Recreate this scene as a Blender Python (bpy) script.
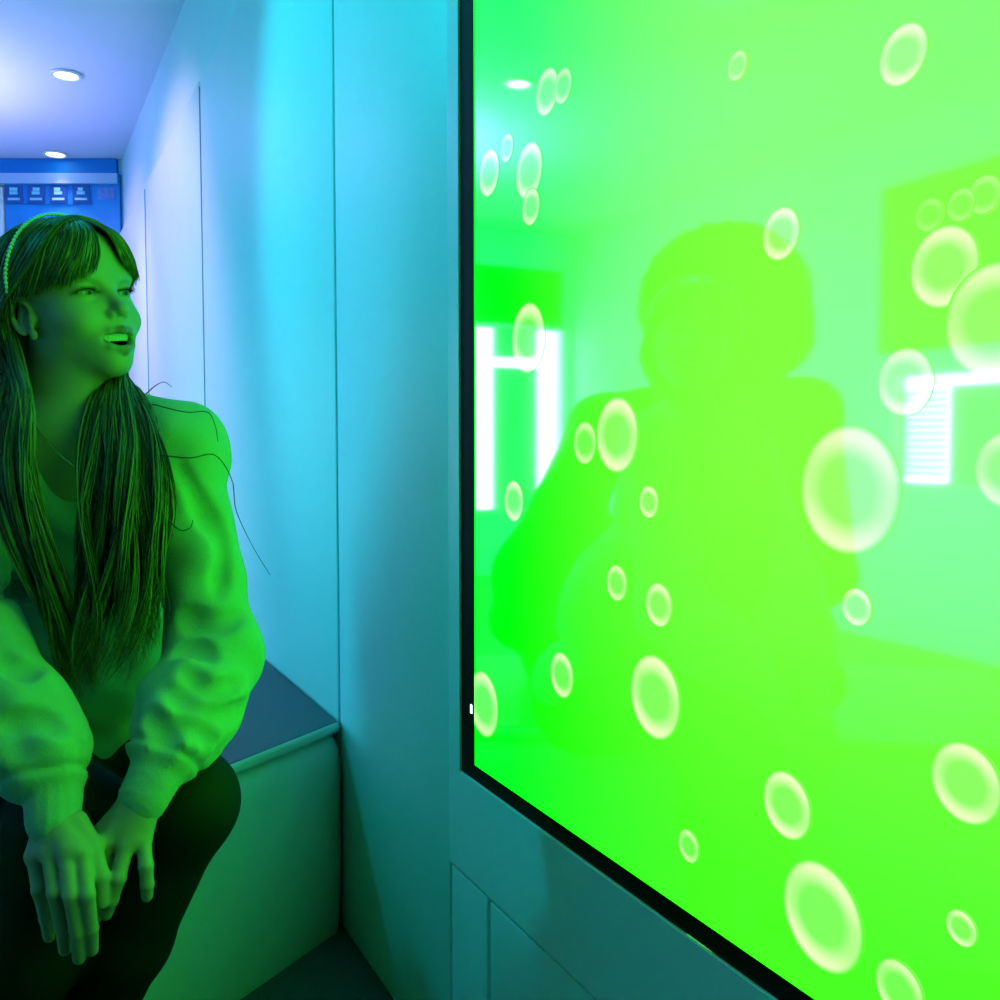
import bpy, bmesh, math, random
import numpy as np
from mathutils import Vector, Matrix

for o in list(bpy.data.objects):
    bpy.data.objects.remove(o)
SC = bpy.context.scene
COL = SC.collection
R = math.radians

# ------------------------------------------------------------------ camera
PITCH = R(3.3)
YAW = math.atan(0.5046 * math.cos(PITCH))
FPX = 971.0
CAM = np.array([0.0, 0.0, 0.935])
cd = bpy.data.cameras.new('camera')
cd.sensor_width = 36.0
cd.lens = FPX / 1000.0 * 36.0
cd.clip_start = 0.02
cam = bpy.data.objects.new('camera', cd)
COL.objects.link(cam)
cam.location = CAM
cam.rotation_euler = (math.pi / 2 - PITCH, 0, -YAW)
SC.camera = cam

# ------------------------------------------------------------------ world, exposure
wd = bpy.data.worlds.new('world')
SC.world = wd
wd.use_nodes = True
wd.node_tree.nodes['Background'].inputs[0].default_value = (0.02, 0.03, 0.06, 1)
wd.node_tree.nodes['Background'].inputs[1].default_value = 0.3
SC.view_settings.view_transform = 'Standard'
SC.view_settings.look = 'None'
SC.view_settings.exposure = 0.0
SC.view_settings.gamma = 1.0
SC.view_settings.use_curve_mapping = False

SCREEN_G = 3.3                       # luminance of the picture on the big display
TUBE_RGB, TUBE_L = (0.0, 0.84, 1.0), 26.0     # added cyan glow tube, out of view
UP_RGB, UP_W = (0.33, 0.28, 1.0), 170.0       # added violet-blue uplighter, out of view
SPOT_RGB, SPOT_W = (1.0, 0.52, 0.82), 100.0  # downlights
CYAN_RGB, CYAN_W = (0.0, 0.90, 1.0), 88.0      # added cyan downlight, out of view
SKY_RGB, SKY_L = (0.66, 0.80, 1.0), 6.0      # daylight outside the windows

_f = np.array([math.sin(YAW) * math.cos(PITCH), math.cos(YAW) * math.cos(PITCH), -math.sin(PITCH)])
_r = np.array([math.cos(YAW), -math.sin(YAW), 0.0])
_u = np.cross(_r, _f)


def W(x, y, z):
    """world point that lies z metres deep along the view axis at photo position x, y"""
    return CAM + (_f + _r * (x - 500) / FPX + _u * (500 - y) / FPX) * z


# ------------------------------------------------------------------ helpers
def mat(name, rgb, rough=0.6, spec=0.4, emit=None, estr=0.0, noise=0.0, nscale=20.0, bump=0.0, bscale=200.0, sheen=0.0, metal=0.0, sss=0.0):
    m = bpy.data.materials.new(name)
    m.use_nodes = True
    nt = m.node_tree
    b = nt.nodes['Principled BSDF']
    b.inputs['Base Color'].default_value = (*rgb, 1)
    b.inputs['Roughness'].default_value = rough
    b.inputs['Specular IOR Level'].default_value = spec
    b.inputs['Metallic'].default_value = metal
    if sheen:
        b.inputs['Sheen Weight'].default_value = sheen
        b.inputs['Sheen Roughness'].default_value = 0.5
    if emit is not None:
        b.inputs['Emission Color'].default_value = (*emit, 1)
        b.inputs['Emission Strength'].default_value = estr
    tc = nt.nodes.new('ShaderNodeTexCoord')
    if noise:
        n = nt.nodes.new('ShaderNodeTexNoise')
        n.inputs['Scale'].default_value = nscale
        n.inputs['Detail'].default_value = 4
        nt.links.new(tc.outputs['Object'], n.inputs['Vector'])
        mx = nt.nodes.new('ShaderNodeMix')
        mx.data_type = 'RGBA'
        nt.links.new(n.outputs['Fac'], mx.inputs[0])
        mx.inputs[6].default_value = (*[c * (1 - noise) for c in rgb], 1)
        mx.inputs[7].default_value = (*[min(1, c * (1 + noise)) for c in rgb], 1)
        nt.links.new(mx.outputs[2], b.inputs['Base Color'])
    if bump:
        n = nt.nodes.new('ShaderNodeTexNoise')
        n.inputs['Scale'].default_value = bscale
        n.inputs['Detail'].default_value = 3
        nt.links.new(tc.outputs['Object'], n.inputs['Vector'])
        bp = nt.nodes.new('ShaderNodeBump')
        bp.inputs['Strength'].default_value = bump
        bp.inputs['Distance'].default_value = 0.002
        nt.links.new(n.outputs['Fac'], bp.inputs['Height'])
        nt.links.new(bp.outputs[0], b.inputs['Normal'])
    return m


def link(name, me, m=None, parent=None, smooth=False, label=None, cat=None, group=None, kind=None):
    o = bpy.data.objects.new(name, me)
    COL.objects.link(o)
    if m is not None and isinstance(me, bpy.types.Mesh) and not me.materials:
        me.materials.append(m)
    if parent is not None:
        o.parent = parent
        o.matrix_parent_inverse = parent.matrix_basis.inverted()
    if smooth:
        me.polygons.foreach_set('use_smooth', [True] * len(me.polygons))
    return tag(o, label, cat, group, kind)


def tag(o, label=None, cat=None, group=None, kind=None):
    if label: o['label'] = label
    if cat: o['category'] = cat
    if group: o['group'] = group
    if kind: o['kind'] = kind
    return o


def empty(name, loc=(0, 0, 0), **k):
    o = bpy.data.objects.new(name, None)
    o.empty_display_size = 0.05
    COL.objects.link(o)
    o.location = loc
    o.matrix_basis = Matrix.Translation(Vector(loc))
    return tag(o, **k)


def to_mesh(bm, name='m'):
    me = bpy.data.meshes.new(name)
    bm.normal_update()
    bm.to_mesh(me)
    bm.free()
    return me


def box_bm(x0, x1, y0, y1, z0, z1, bevel=0.0, seg=2, bm=None):
    new = bm is None
    if new: bm = bmesh.new()
    r = bmesh.ops.create_cube(bm, size=1.0)
    vs = r['verts']
    for v in vs:
        v.co = Vector(((x0 + x1) / 2 + v.co.x * (x1 - x0), (y0 + y1) / 2 + v.co.y * (y1 - y0), (z0 + z1) / 2 + v.co.z * (z1 - z0)))
    if bevel:
        es = list({e for v in vs for e in v.link_edges})
        bmesh.ops.bevel(bm, geom=es, offset=bevel, segments=seg, profile=0.5, affect='EDGES')
    return bm


def box(name, x0, x1, y0, y1, z0, z1, m, parent=None, bevel=0.0, seg=2, **k):
    return link(name, to_mesh(box_bm(x0, x1, y0, y1, z0, z1, bevel, seg), name), m, parent, smooth=bevel > 0.004, **k)


def prism_bm(poly, z0, z1, bevel=0.0, seg=3, sel=None):
    bm = bmesh.new()
    a = [bm.verts.new((x, y, z0)) for x, y in poly]
    b = [bm.verts.new((x, y, z1)) for x, y in poly]
    bm.faces.new(a[::-1]); bm.faces.new(b)
    n = len(poly)
    for i in range(n):
        bm.faces.new((a[i], a[(i + 1) % n], b[(i + 1) % n], b[i]))
    bm.normal_update()
    if bevel:
        es = [e for e in bm.edges if sel is None or sel(e)]
        bmesh.ops.bevel(bm, geom=es, offset=bevel, segments=seg, profile=0.5, affect='EDGES')
    return bm


def cyl_bm(p0, p1, r0, r1=None, n=24, bm=None, cap=True):
    r1 = r0 if r1 is None else r1
    if bm is None: bm = bmesh.new()
    p0, p1 = Vector(p0), Vector(p1)
    d = p1 - p0
    q = Vector((0, 0, 1)).rotation_difference(d)
    M = Matrix.Translation((p0 + p1) / 2) @ q.to_matrix().to_4x4()
    bmesh.ops.create_cone(bm, cap_ends=cap, segments=n, radius1=r0, radius2=r1, depth=d.length, matrix=M)
    return bm


def lathe_bm(prof, c, n=32):
    bm = bmesh.new()
    rings = []
    for r, z in prof:
        rings.append([bm.verts.new((c[0] + r * math.cos(2 * math.pi * i / n), c[1] + r * math.sin(2 * math.pi * i / n), c[2] + z)) for i in range(n)])
    for a, b in zip(rings, rings[1:]):
        for i in range(n):
            bm.faces.new((a[i], a[(i + 1) % n], b[(i + 1) % n], b[i]))
    return bm


# ------------------------------------------------------------------ materials
M_wall = mat('painted_wall', (0.60, 0.78, 0.86), 0.75, 0.2, noise=0.03, nscale=6)
M_ceil = mat('painted_ceiling', (0.70, 0.74, 0.86), 0.85, 0.1, noise=0.02, nscale=4)
M_navy = mat('navy_curtain_wall', (0.015, 0.018, 0.03), 0.9, 0.1, noise=0.2, nscale=10)
M_floor = mat('grey_carpet', (0.09, 0.10, 0.12), 0.95, 0.1, noise=0.25, nscale=300, bump=0.6, bscale=600)
M_pad = mat('white_vinyl_pad', (0.58, 0.78, 0.85), 0.42, 0.35, noise=0.02, nscale=8, bump=0.05, bscale=500)
M_bench = mat('white_bench_vinyl', (0.64, 0.70, 0.60), 0.38, 0.4, noise=0.03, nscale=8, bump=0.05, bscale=500)
M_seat = mat('grey_seat_vinyl', (0.035, 0.10, 0.12), 0.5, 0.4, noise=0.06, nscale=14, bump=0.1, bscale=500)
M_seam = mat('dark_seam', (0.02, 0.03, 0.03), 0.8, 0.1)
M_house = mat('white_display_housing', (0.58, 0.74, 0.80), 0.35, 0.4)
M_bezel = mat('black_bezel', (0.004, 0.005, 0.005), 0.6, 0.08)
M_trim = mat('white_trim', (0.82, 0.83, 0.85), 0.5, 0.3)
M_chrome = mat('lamp_ring', (0.75, 0.76, 0.78), 0.3, 0.5)
M_board = mat('blue_board', (0.01, 0.30, 0.75), 0.5, 0.3, noise=0.25, nscale=5)
M_tile = mat('dark_blue_tile', (0.01, 0.10, 0.36), 0.4, 0.3)
M_icon = mat('pale_icon', (0.25, 0.75, 0.90), 0.5, 0.3)
M_strip = mat('pale_strip', (0.42, 0.58, 0.85), 0.5, 0.3)
M_dark = mat('dark_panel', (0.012, 0.014, 0.016), 0.5, 0.2)
M_blind = mat('roller_blind_fabric', (0.30, 0.42, 0.50), 0.8, 0.1)
M_sky = mat('daylight_pane', (0.8, 0.85, 0.9), 0.3, 0.3, emit=SKY_RGB, estr=SKY_L)
M_tube = mat('glowing_tube', (0.1, 0.4, 0.5), 0.2, 0.4, emit=TUBE_RGB, estr=TUBE_L)
M_cove = mat('uplight_diffuser', (0.3, 0.3, 0.5), 0.5, 0.1, emit=UP_RGB, estr=6.0)
M_lens = mat('downlight_lens', (0.9, 0.95, 1.0), 0.3, 0.3, emit=(0.8, 1.0, 1.0), estr=6.0)

# ------------------------------------------------------------------ shell
XW, XL, YF, YN, ZC = 0.575, -2.6, 6.185, -2.4, 2.454
COR = np.array([0.575, 5.642, 0.0])                       # corner where the angled end wall starts
E_A = np.array([-math.cos(YAW), math.sin(YAW), 0.0]); E_N = np.array([-math.sin(YAW), -math.cos(YAW), 0.0])
M_ANG = Matrix(((E_A[0], E_N[0], 0, COR[0]), (E_A[1], E_N[1], 0, COR[1]), (0, 0, 1, 0), (0, 0, 0, 1)))
def abox(name, a0, a1, b0, b1, z0, z1, m, parent=None, bevel=0.0, **k):
    bm = box_bm(a0, a1, b0, b1, z0, z1, bevel)
    bm.transform(M_ANG)
    return link(name, to_mesh(bm, name), m, parent, **k)
box('floor', XL - .1, XW + .1, YN - .1, YF + .1, -0.1, 0.0, M_floor, kind='structure', label='grey carpeted floor of the room')
box('ceiling', XL - .1, XW + .1, YN - .1, YF + .1, ZC, ZC + .1, M_ceil, kind='structure', label='pale violet-lit plain ceiling')
wr = box('wall_right', XW, XW + .1, YN - .1, 5.642, 0, ZC, M_wall, kind='structure', label='wall carrying white padding and the big display')
box('wall_near', XL, XW, YN - .1, YN, 0, ZC, M_navy, kind='structure', label='dark navy wall at the near end of the room')

# far wall and left wall have window openings: built of strips around each opening
def wall_strips(name, axis, at, thick, a0, a1, win, label):
    (w0, w1, z0, z1) = win
    bm = bmesh.new()
    for (p0, p1, q0, q1) in ((a0, w0, 0, ZC), (w1, a1, 0, ZC), (w0, w1, 0, z0), (w0, w1, z1, ZC)):
        if axis == 'y':
            box_bm(p0, p1, at, at + thick, q0, q1, bm=bm)
        else:
            box_bm(at, at + thick, p0, p1, q0, q1, bm=bm)
    return link(name, to_mesh(bm, name), M_wall, kind='structure', label=label)

WIN1 = (-2.51, -1.815, 0.47, 1.755)
WIN2 = (2.35, 3.22, 0.76, 1.24)
wall_strips('wall_far', 'y', YF, 0.1, XL, -0.50, WIN1, 'far end wall with the tall window')
abox('wall_corner', -.1, 1.2035, -.1, 0, 0, ZC, M_wall, kind='structure', label='angled end wall carrying the blue board')
wall_strips('wall_left', 'x', XL - .1, 0.1, YN, YF, WIN2, 'wall facing the display with a slatted window')

# window in the far wall: daylight at both edges of a pulled-down blind
w1 = empty('window_1', (-2.16, YF, 0.47), kind='structure', label='tall window with a blind drawn between bright edges')
box('pane', WIN1[0], WIN1[1], YF + .06, YF + .07, WIN1[2], WIN1[3], M_sky, w1)
fb = bmesh.new()
for (a, b, c, d) in ((WIN1[0] - .03, WIN1[0], .44, 1.785), (WIN1[1], WIN1[1] + .03, .44, 1.785), (WIN1[0], WIN1[1], .44, .47), (WIN1[0], WIN1[1], 1.755, 1.785)):
    box_bm(a, b, YF - .02, YF + .0, c, d, bm=fb)
link('window_frame', to_mesh(fb), M_trim, w1)
box('blind', -2.325, -1.965, YF + .01, YF + .02, 0.47, 1.48, M_blind, w1)
box('blind_header', -2.325, -1.965, YF + .01, YF + .02, 1.55, 1.755, M_blind, w1)

# slatted window in the left wall
w2 = empty('window_2', (XL, 2.8, 0.76), kind='structure', label='low window with pale slatted blind')
box('pane', XL - .07, XL - .06, WIN2[0], WIN2[1], WIN2[2], WIN2[3], M_sky, w2)
fb = bmesh.new()
for (a, b, c, d) in ((WIN2[0] - .03, WIN2[0], .73, 1.27), (WIN2[1], WIN2[1] + .03, .73, 1.27), (WIN2[0], WIN2[1], .73, .76), (WIN2[0], WIN2[1], 1.24, 1.27)):
    box_bm(XL, XL + .02, a, b, c, d, bm=fb)
link('window_frame', to_mesh(fb), M_trim, w2)
slat_me = to_mesh(box_bm(-0.003, 0.003, 2.97 - 2.8, 3.19 - 2.8, -0.0105, 0.0105))
slat_me.materials.append(M_trim)
for i in range(13):
    s = link('slat', slat_me, None, w2)
    s.location = (XL - .02, 2.8, 0.80 + i * 0.0305)
    s.matrix_parent_inverse = w2.matrix_basis.inverted()
box('blind', XL - .03, XL - .02, WIN2[0], 2.955, .76, 1.195, M_blind, w2)
box('blind', XL - .03, XL - .02, 3.195, WIN2[1], .76, 1.24, M_blind, w2)

# ------------------------------------------------------------------ padding on the right wall
pads = empty('wall_padding', (0.55, 3.0, 0), label='tall white vinyl wall pads running past the bench to the corner', cat='wall padding')
PAD_Z = 2.056
for (y0, y1, z0, z1, bv) in ((1.250, 1.774, 0.0, PAD_Z, .006), (1.782, 3.1465, 0.0, PAD_Z, .006), (3.1625, 4.506, 0.0, PAD_Z, .006), (4.524, 5.625, 0.0, PAD_Z, .006),
                         (1.128, 1.247, 0.0, 0.334, .004), (0.010, 1.122, 0.0, 0.334, .004), (-1.2, 0.005, 0.0, PAD_Z, .006), (-2.35, -1.206, 0.0, PAD_Z, .006)):
    box('pad', 0.55, XW - .0005, y0, y1, z0 + .002, z1, M_pad, pads, bevel=bv, seg=3)

M_pipe = mat('dark_teal_piping', (0.05, 0.30, 0.33), .6, .2)
box('seam', 0.5575, XW - .0005, 1.778 - .0028, 1.778 + .0028, 0.002, PAD_Z - .01, M_seam, pads)
for y, w in ((3.1545, .008), (4.515, .010)):
    link('piping', to_mesh(cyl_bm((0.5535, y, 0.003), (0.5535, y, PAD_Z - .02), w * .62, n=12)), M_pipe, pads, smooth=True)

# ------------------------------------------------------------------ bench
bn = empty('bench', (0.1, 1.7, 0), label='white padded corner bench with slate grey seat beside the wall', cat='bench')
A = np.array([0.5475, 1.767]); dr = np.array([-0.825, -0.566]); nb = np.array([-0.566, 0.825])
B = A + dr * 1.35
C_ = B + nb * 0.62
tt = (0.5475 - C_[0]) / 0.825
D_ = np.array([0.5475, C_[1] + 0.566 * tt])
def inset(p, q, r, k):  # helper: nothing fancy, shifts towards the bench middle
    c = (A + B + C_ + D_) / 4
    return p + (c - p) / np.linalg.norm(c - p) * k
# upholstered body: gently bulging front with soft tucks below the seat
def bench_body():
    bm = bmesh.new()
    N, K = 90, 14
    L = 1.35
    rows = []
    for k in range(K + 1):
        z = 0.0 + 0.385 * k / K
        row = []
        for i in range(N + 1):
            s = L * i / N
            t = k / K
            bulge = 0.010 * math.sin(math.pi * min(1, t * 1.0)) ** 0.6 + 0.004 * math.sin(s * 17 + 2.0 * t) * math.exp(-((t - .86) / .18) ** 2)
            bulge -= 0.016 * math.exp(-((t - 1.0) / .05) ** 2)
            for (s0, sl, w, am) in ((0.05, 0.16, .022, .010), (0.12, 0.28, .03, .012), (0.22, 0.22, .026, .010), (0.33, 0.30, .03, .010)):
                bulge -= am * math.exp(-((s - s0 - sl * (1 - t)) / w) ** 2) * max(0, t - .25) ** 0.7 * math.exp(-((t - .75) / .35) ** 2)
            if s < 0.012: bulge -= 0.008
            p = A + dr * s - nb * bulge
            row.append(bm.verts.new((min(p[0], .5475), p[1], z)))
        rows.append(row)
    for k in range(K):
        for i in range(N):
            bm.faces.new((rows[k][i], rows[k + 1][i], rows[k + 1][i + 1], rows[k][i + 1]))
    b0 = bm.verts.new((*C_, 0)); b1 = bm.verts.new((*C_, .385)); d0 = bm.verts.new((*D_, 0)); d1 = bm.verts.new((*D_, .385))
    bm.faces.new([r[N] for r in rows] + [b1, b0])
    bm.faces.new((b0, b1, d1, d0))
    bm.faces.new([d0, d1] + [r[0] for r in rows][::-1])
    bm.faces.new(rows[K] + [b1, d1])
    bmesh.ops.recalc_face_normals(bm, faces=bm.faces)
    return bm
link('bench_body', to_mesh(bench_body()), M_bench, bn, smooth=True)
sp = [A - nb * 0.004, B - nb * 0.004, C_, D_]
sp[0][0] = 0.5475
seat = link('seat_cushion', to_mesh(prism_bm([tuple(p) for p in sp][::-1], 0.386, 0.408, 0.008, 3, None)), M_seat, bn, smooth=False)
seat.data.materials.append(M_bench)                    # grey top, white welted edge
for f in seat.data.polygons:
    f.material_index = 0 if f.normal.z > 0.75 else 1

# ------------------------------------------------------------------ big display
dsp = empty('wall_display', (0.55, 0.2, 0.35), label='huge wall display glowing green with floating bubbles, black bezel, white surround', cat='display')
GY0, GY1, GZ0, GZ1 = 0.130, 1.167, 0.502, 1.905
GX = 0.55

def ring_bm(x0, x1, yo0, yo1, zo0, zo1, yi0, yi1, zi0, zi1, bevel):
    bm = bmesh.new()
    def rect(x, y0, y1, z0, z1): return [bm.verts.new(p) for p in ((x, y0, z0), (x, y1, z0), (x, y1, z1), (x, y0, z1))]
    fo, fi, bo, bi = rect(x0, yo0, yo1, zo0, zo1), rect(x0, yi0, yi1, zi0, zi1), rect(x1, yo0, yo1, zo0, zo1), rect(x1, yi0, yi1, zi0, zi1)
    for i in range(4):
        j = (i + 1) % 4
        bm.faces.new((fo[i], fo[j], fi[j], fi[i])); bm.faces.new((bo[j], bo[i], bi[i], bi[j]))
        bm.faces.new((fo[j], fo[i], bo[i], bo[j])); bm.faces.new((fi[i], fi[j], bi[j], bi[i]))
    bmesh.ops.recalc_face_normals(bm, faces=bm.faces)
    if bevel:
        es = [e for e in bm.edges if all(abs(v.co.x - x0) < 1e-6 for v in e.verts) and
              ((all(abs(v.co.y - yo0) < 1e-6 for v in e.verts)) or (all(abs(v.co.y - yo1) < 1e-6 for v in e.verts)) or (all(abs(v.co.z - zo0) < 1e-6 for v in e.verts)) or (all(abs(v.co.z - zo1) < 1e-6 for v in e.verts)))]
        bmesh.ops.bevel(bm, geom=es, offset=bevel, segments=4, profile=0.5, affect='EDGES')
    return bm
link('housing', to_mesh(ring_bm(0.545, 0.5745, 0.010, 1.247, 0.337, 2.05, 0.0905, 1.2065, 0.4815, 1.9255, 0.006)), M_house, dsp, smooth=False)
link('bezel', to_mesh(ring_bm(0.5485, 0.574, 0.091, 1.206, 0.482, 1.925, GY0, GY1, GZ0, GZ1, 0)), M_bezel, dsp)


def screen_base(nt):
    """picture behind the bubbles: green that warms away from its far lower corner"""
    N, Lk = nt.nodes, nt.links
    g = N.new('ShaderNodeNewGeometry')
    s = N.new('ShaderNodeSeparateXYZ')
    Lk.new(g.outputs['Position'], s.inputs[0])
    def mr(src, a, b, c, d):
        n = N.new('ShaderNodeMapRange'); n.interpolation_type = 'SMOOTHSTEP'
        Lk.new(src, n.inputs[0])
        for i, v in zip((1, 2, 3, 4), (a, b, c, d)): n.inputs[i].default_value = v
        return n.outputs[0]
    def mth(op, a, b):
        n = N.new('ShaderNodeMath'); n.operation = op
        for i, v in enumerate((a, b)):
            if isinstance(v, (int, float)): n.inputs[i].default_value = v
            else: Lk.new(v, n.inputs[i])
        return n.outputs[0]
    ty = mr(s.outputs[1], 1.08, 0.60, 0.0, 1.0)
    tz = mr(s.outputs[2], 0.50, 0.95, 0.30, 1.0)
    t = mth('MULTIPLY', ty, tz)
    red = mth('MULTIPLY', t, 0.22)
    blu = mth('ADD', mth('MULTIPLY', t, 0.045), 0.002)
    cb = N.new('ShaderNodeCombineXYZ')
    Lk.new(red, cb.inputs[0]); cb.inputs[1].default_value = SCREEN_G; Lk.new(blu, cb.inputs[2])
    return cb.outputs[0]


def glass_shader(name, bubble):
    m = bpy.data.materials.new(name); m.use_nodes = True
    nt = m.node_tree; N, Lk = nt.nodes, nt.links
    b = N['Principled BSDF']
    b.inputs['Base Color'].default_value = (0.002, 0.002, 0.002, 1)
    b.inputs['Roughness'].default_value = 0.045
    b.inputs['IOR'].default_value = 3.4
    b.inputs['Emission Strength'].default_value = 1.0
    col = screen_base(nt)
    if bubble:
        uv = N.new('ShaderNodeUVMap'); uv.uv_map = 'UVMap'
        def vm(op, a, b_=None):
            n = N.new('ShaderNodeVectorMath'); n.operation = op
            Lk.new(a, n.inputs[0])
            if b_ is not None: n.inputs[1].default_value = b_
            return n
        ln = vm('LENGTH', uv.outputs[0]).outputs['Value']
        def mr(src, a, b2, c, d):
            n = N.new('ShaderNodeMapRange'); n.interpolation_type = 'SMOOTHSTEP'
            Lk.new(src, n.inputs[0])
            for i, v in zip((1, 2, 3, 4), (a, b2, c, d)): n.inputs[i].default_value = v
            return n.outputs[0]
        def mul(a, c):
            n = N.new('ShaderNodeMath'); n.operation = 'MULTIPLY'
            Lk.new(a, n.inputs[0])
            if isinstance(c, float): n.inputs[1].default_value = c
            else: Lk.new(c, n.inputs[1])
            return n.outputs[0]
        ring = mul(mr(ln, 0.30, 0.84, 0.0, 1.0), mr(ln, 0.86, 1.0, 1.0, 0.0))
        dt = vm('DOT_PRODUCT', uv.outputs[0], (0.25, 0.97, 0)).outputs['Value']
        ab = N.new('ShaderNodeMath'); ab.operation = 'ABSOLUTE'; Lk.new(dt, ab.inputs[0])
        cres = mr(ab.outputs[0], 0.15, 0.85, 0.5, 1.0)
        al = mul(ring, cres)
        # the wider crescents at top and bottom
        c2 = mul(mul(mr(ln, 0.30, 0.70, 0.0, 0.75), mr(ab.outputs[0], 0.35, 0.75, 0.0, 1.0)), mr(ln, 0.82, 0.98, 1.0, 0.0))
        mxn = N.new('ShaderNodeMath'); mxn.operation = 'MAXIMUM'
        Lk.new(al, mxn.inputs[0]); Lk.new(c2, mxn.inputs[1])
        fill = N.new('ShaderNodeMath'); fill.operation = 'MAXIMUM'
        Lk.new(mxn.outputs[0], fill.inputs[0]); Lk.new(mul(mr(ln, 0.8, 1.0, 1.0, 0.0), 0.17), fill.inputs[1])
        ob = N.new('ShaderNodeAttribute'); ob.attribute_type = 'OBJECT'; ob.attribute_name = 'haze'
        fac = mul(fill.outputs[0], ob.outputs['Fac'])
        mx = N.new('ShaderNodeMix'); mx.data_type = 'VECTOR'
        Lk.new(fac, mx.inputs[0]); Lk.new(col, mx.inputs[4])
        mx.inputs[5].default_value = (0.86, SCREEN_G, 0.52)
        col = mx.outputs[1]
    Lk.new(col, b.inputs['Emission Color'])
    return m

M_screen = glass_shader('screen_glass', False)
M_bubble = glass_shader('bubble_on_screen', True)
scr = box('screen', GX, 0.573, GY0, GY1, GZ0, GZ1, M_screen, dsp)
scr['label'] = 'glossy green picture of rising bubbles'

def disc_mesh():
    bm = bmesh.new()
    uvl = bm.loops.layers.uv.new('UVMap')
    c = bm.verts.new((0, 0, 0))
    n = 40
    ring = [bm.verts.new((0, math.cos(2 * math.pi * i / n), math.sin(2 * math.pi * i / n))) for i in range(n)]
    for i in range(n):
        f = bm.faces.new((c, ring[(i + 1) % n], ring[i]))
        for l in f.loops: l[uvl].uv = (-l.vert.co.y, l.vert.co.z)
    bmesh.ops.solidify  # flat picture element: no thickness needed
    return to_mesh(bm, 'bubble')
DISC = disc_mesh(); DISC.materials.append(M_bubble)
BUBBLES = [  # Y, Z, radius, strength on the screen
    (0.4817, 1.1995, 0.0208, 1),
    (0.9742, 1.3305, 0.0265, 0.75),
    (0.9387, 1.3257, 0.0193, 0.6),
    (1.1227, 1.2773, 0.0298, 0.85),
    (1.0728, 1.2950, 0.0173, 0.7),
    (1.0164, 1.2536, 0.0333, 0.85),
    (1.0114, 1.2111, 0.0218, 0.8),
    (1.0182, 1.0601, 0.0422, 0.9),
    (0.5968, 1.1012, 0.0212, 1),
    (0.4446, 1.0509, 0.0273, 1),
    (0.4064, 1.0121, 0.0366, 0.9),
    (0.4736, 0.9775, 0.0239, 0.85),
    (0.5224, 0.9012, 0.0486, 1),
    (0.8280, 0.9441, 0.0390, 1),
    (0.8894, 0.9361, 0.0235, 0.7),
    (0.7717, 0.8791, 0.0160, 0.9),
    (1.0536, 0.8652, 0.0258, 0.85),
    (0.8262, 0.7933, 0.0190, 0.8),
    (0.7540, 0.7814, 0.0216, 0.9),
    (0.5116, 0.8160, 0.0143, 0.9),
    (0.7590, 0.6911, 0.0415, 1),
    (0.9361, 0.6745, 0.0263, 0.85),
    (1.1387, 0.5923, 0.0442, 0.8),
    (0.5792, 0.6454, 0.0276, 1),
    (0.7041, 0.5646, 0.0155, 0.7),
    (0.4176, 0.7147, 0.0269, 1),
    (0.5396, 0.5715, 0.0423, 1),
    (0.3931, 0.9190, 0.0246, 0.8),
    (0.4175, 0.6177, 0.0120, 0.9),
    (0.6509, 1.2495, 0.0123, 0.6),
    (0.4158, 1.0909, 0.0124, 0.35),
    (0.4323, 1.0883, 0.0108, 0.3),
    (0.4566, 1.0870, 0.0112, 0.25),
    (0.6861, 0.4604, 0.0279, 0.7),
    (0.4654, 0.5510, 0.0215, 0.8),
]
for k, (y, z, rad, st) in enumerate(BUBBLES):
    o = link('bubble', DISC, None, scr)
    o.matrix_parent_inverse = Matrix.Identity(4)
    o.location = (GX - 0.0003 - 0.00002 * k, y, z)
    o.scale = (1, rad, rad)
    o['haze'] = st
    if k == 0: o['label'] = 'pale round bubble in the picture'
SPARK = mat('status_light', (0.9, 0.9, 1.0), 0.4, 0.3, emit=(0.8, 0.9, 1.0), estr=3.0)
o = link('status_light', to_mesh(box_bm(0.5478, 0.5484, 1.172, 1.177, 0.571, 0.583)), SPARK, dsp)

# ------------------------------------------------------------------ blue board on the far wall
bd = empty('icon_board', tuple(COR + E_A * .35), label='blue wall board with four icon tiles under a pale strip', cat='wall board')
abox('board_back', 0.006, 0.618, .0005, .03, 0.75, 2.372, M_board, bd)
abox('top_band', 0.02, 0.80, .0005, .034, 2.376, 2.452, mat('deep_blue_band', (0.005, 0.22, 0.62), .5, .2), bd)
abox('pale_strip', 0.012, 0.80, .0305, .05, 2.318, 2.372, M_strip, bd)
abox('side_panel', 0.622, 0.80, .0005, .045, 0.75, 2.30, M_trim, bd)
abox('tile_row_back', 0.152, 0.615, .0305, .034, 2.210, 2.314, mat('tile_row_blue', (0.01, 0.24, 0.66), .5, .2), bd)
for i, ac in enumerate((0.565, 0.447, 0.328, 0.207)):
    t = abox('icon_tile', ac - .047, ac + .047, .0345, .040, 2.216, 2.310, M_tile, bd, bevel=.002)
    if i == 0: t['label'] = 'dark tile with a small pale pictogram and caption line'
    g = bmesh.new()
    box_bm(ac - .021, ac + .021, .0405, .044, 2.262, 2.278, bm=g)
    box_bm(ac - .021 + .010 * (i // 2), ac + .021 - .006 * (i % 2), .0405, .044, 2.281, 2.298, bm=g)
    g.transform(M_ANG)
    link('icon', to_mesh(g), M_icon, t)
    abox('caption', ac - .032, ac + .032, .0405, .044, 2.232, 2.244, M_icon, t)
abox('badge', 0.03, 0.12, .0305, .034, 2.24, 2.30, mat('badge_print', (0.16, 0.26, 0.66), .5, .2, noise=.4, nscale=60), bd)

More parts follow.
